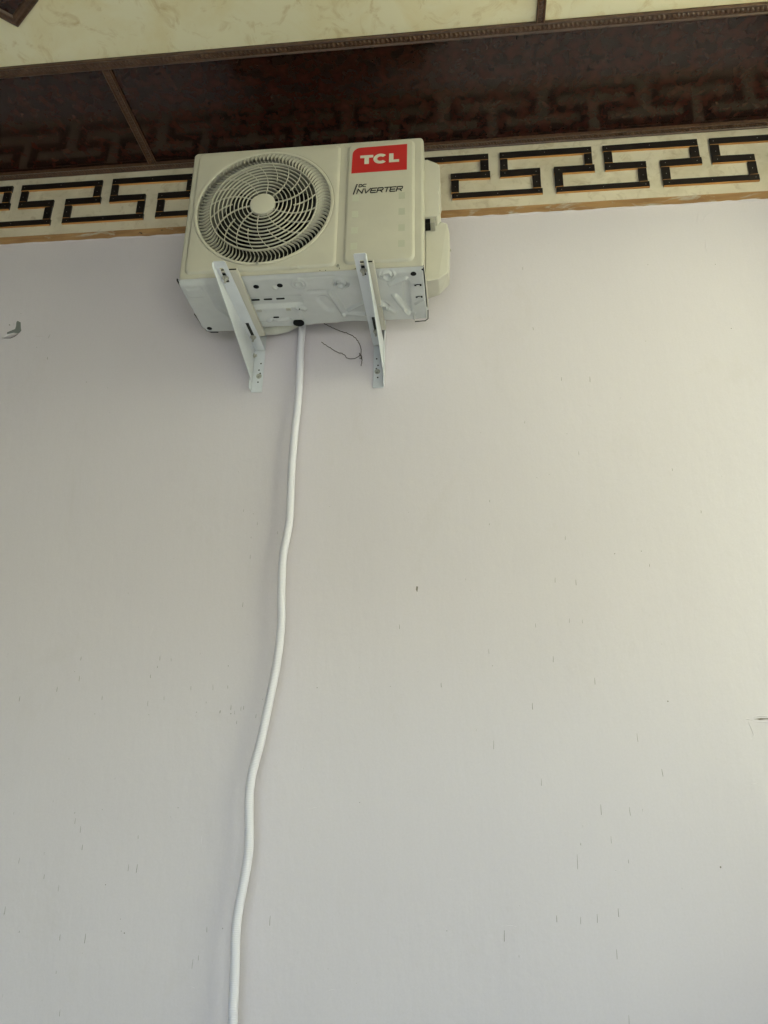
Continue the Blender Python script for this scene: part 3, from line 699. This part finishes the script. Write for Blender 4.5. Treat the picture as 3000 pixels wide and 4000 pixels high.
bmesh.ops.convex_hull(bm, input=list(bm.verts)); bmesh.ops.recalc_face_normals(bm, faces=bm.faces)
bmesh.ops.dissolve_limit(bm, angle_limit=R(4), verts=bm.verts, edges=bm.edges)
me = bpy.data.meshes.new('valve_cover'); bm.to_mesh(me); bm.free()
vc = link('valve_cover', me, M_cover, ac); md = vc.modifiers.new('bevel', 'BEVEL'); md.width = .004; md.segments = 2; md.angle_limit = R(20); md.limit_method = 'ANGLE'
screw(vc, AW+.088, .20, .225, (1, 0, 0), .005)

# ================================================================== brackets
def bracket(xl, mirror, zarm, label, gbot, ubot):
    """xl: x of the gusset flange; the plate runs from it away by 45 mm"""
    s_ = -1 if mirror else 1
    rt = empty('wall_bracket', (xl, 0, ubot+H)); tag(rt, label, 'bracket', 'steel brackets carrying the air conditioner')
    z0 = zarm-ubot; X = lambda t: s_*t
    def bx(mb, x0, x1, y0, y1, z0_, z1_): return mb.box((min(X(x0), X(x1)), y0, z0_), (max(X(x0), X(x1)), y1, z1_))
    # arm: horizontal plate with two slots and a tapering side flange, rounded tip
    th = .003; pw = .045; yt = -.568; ys = [(-.533, -.452, .0065), (-.205, -.105, .0065)]
    mb = MB(); xm = pw*.47
    bx(mb, 0, pw, yt+.012, ys[0][0], z0-th, z0); bx(mb, 0, pw, ys[0][1], ys[1][0], z0-th, z0); bx(mb, 0, pw, ys[1][1], -.012, z0-th, z0)
    for a, b, hw in ys:
        bx(mb, 0, xm-hw, a, b, z0-th, z0); bx(mb, xm+hw, pw, a, b, z0-th, z0)
    tip = [(X(0), yt+.012), (X(0), yt+.006), (X(.005), yt), (X(pw-.005), yt), (X(pw), yt+.006), (X(pw), yt+.012)]
    mb.prism(tip, 2, z0-th, z0)
    gz = gbot-ubot
    gus = [(yt+.003, z0-.001), (yt, z0-.010), (yt+.006, z0-.019), (-.30, z0-.019-.27*(z0-.019-gz)/.54*.9), (-.036, gz+.006), (-.030, gz), (-.020, gz), (-.016, gz+.008), (-.016, z0-.001)]
    mb.prism(gus, 0, X(0), X(.003))
    arm = mb.build('arm', M_bracket, rt, bevel=.0011)
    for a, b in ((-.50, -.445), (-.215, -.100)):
        pd = MB(); bx(pd, .004, pw-.006, a, b, z0+.0001, z0+.0013); pd.build('slot_shade', M_rubber_shade, rt)  # black strip stands in for the shade seen through the arm slots
    for yb in (-.482, -.112):
        b_ = MB(); c0 = (X(xm), yb, z0-th-.001)
        b_.disc(c0, (0, 0, -1), .0125, .0018, 20); b_.disc((c0[0], c0[1], c0[2]-.0018), (0, 0, -1), .0088, .0065, 6); b_.disc((c0[0], c0[1], c0[2]-.008), (0, 0, -1), .0045, .013, 12)
        b_.build('bolt', M_zinc, rt)
    # upright angle on the wall
    up = MB(); utop = z0+.12
    bx(up, .0, .043, -.0065, -.0035, 0, utop); bx(up, -.0032, -.0002, -.038, -.0035, 0.004, utop)
    u_ = up.build('upright', M_bracket, rt, bevel=.001)
    for k, zz in enumerate((.045, .085, .10, .13)):
        MB().disc((X(.024+.006*(k % 2)), -.0065, zz), (0, -1, 0), .0032, .0006, 10).build('hole', M_dark, u_)
    for k, zz in enumerate((z0-.035, z0-.085)):
        b_ = MB(); b_.disc((X(.0032), -.028, zz), (s_, 0, 0), .009, .0055, 6); b_.disc((X(.0032), -.028, zz), (s_, 0, 0), .005, .013, 10)
        if k == 0: b_.build('bolt', M_zinc, rt)
    b_ = MB(); b_.disc((X(.026), -.0065, .072), (0, -1, 0), .011, .002, 20); b_.disc((X(.026), -.0085, .072), (0, -1, 0), .0075, .006, 6); b_.build('anchor_bolt', M_zinc, rt)
    return rt
bracket(-.854, False, 1.7616-.0255, 'white steel bracket under the fan side of the air conditioner', 1.585, 1.545)
bracket(-.325, True, 1.7616-.0255, 'white steel bracket under the lettered side of the air conditioner', 1.605, 1.545)

# ================================================================== hose, wire, pipe
hp = [(x, -.036-.028*i/25, z+H) for i, (x, z) in enumerate(HOSE)]
hp = [(-.672, -.055, 2.02+H), (-.664, -.045, 1.91+H)] + hp + [(-.727, -.066, -.75+H), (-.72, -.07, -1.05+H), (-.705, -.08, -1.375+H)]
pts = catmull(hp, .00125)
rad = [0.0144+.0004*math.cos(2*math.pi*i/4.0) for i in range(len(pts))]
tag(MB().tube(pts, rad, 14).build('drain_hose', M_hose, None, True), 'white corrugated drain hose hanging down the wall from the air conditioner', 'hose')
def jit(pts, s_):
    return [Vector(p)+Vector((s_*noise.noise((i*.9, 1, 2)), s_*noise.noise((i*.7, 5, 1)), s_*noise.noise((i*.8, 9, 4)))) for i, p in enumerate(pts)]
wm = MB(); WIRE = [(-.640, 1.90), (-.580, 1.848), (-.521, 1.810), (-.469, 1.791), (-.442, 1.771), (-.418, 1.721), (-.419, 1.688), (-.443, 1.678), (-.469, 1.675), (-.484, 1.691), (-.521, 1.714), (-.580, 1.759)]
wm.tube(jit(catmull([(x, -.012-.012*math.sin(i*.9)**2, z+H) for i, (x, z) in enumerate(WIRE)], .007), .0035), .0013, 6)
wm.tube(jit(catmull([(-.424, -.014, 1.700+H), (-.419, -.016, 1.686+H), (-.414, -.013, 1.683+H), (-.413, -.014, 1.66+H), (-.415, -.018, 1.639+H)], .006), .002), .0014, 6)
coil_ = [(-.419+.004*math.cos(t), -.014+.004*math.sin(t), 1.692+H-.0016*t) for t in [k*.6 for k in range(22)]]
wm.tube(coil_, .0011, 6)
tag(wm.build('loose_wire', M_wire, None, True), 'thin rusty brown twisted wire loop hanging against the wall', 'wire')
# taped pipe bundle bowing down behind the unit
arc = []
for k in range(33):
    a = math.pi*(1.02+.96*k/32); arc.append((-.775+.150*math.cos(a), -.062, 1.955+H+.1475*math.sin(a)))
tp = MB(); tp.tube(arc, [.030+.0007*(k % 3) for k in range(33)], 18)
tag(tp.build('taped_pipe', M_tape, None, True), 'white taped pipe bowing below the rear edge of the air conditioner', 'pipe')
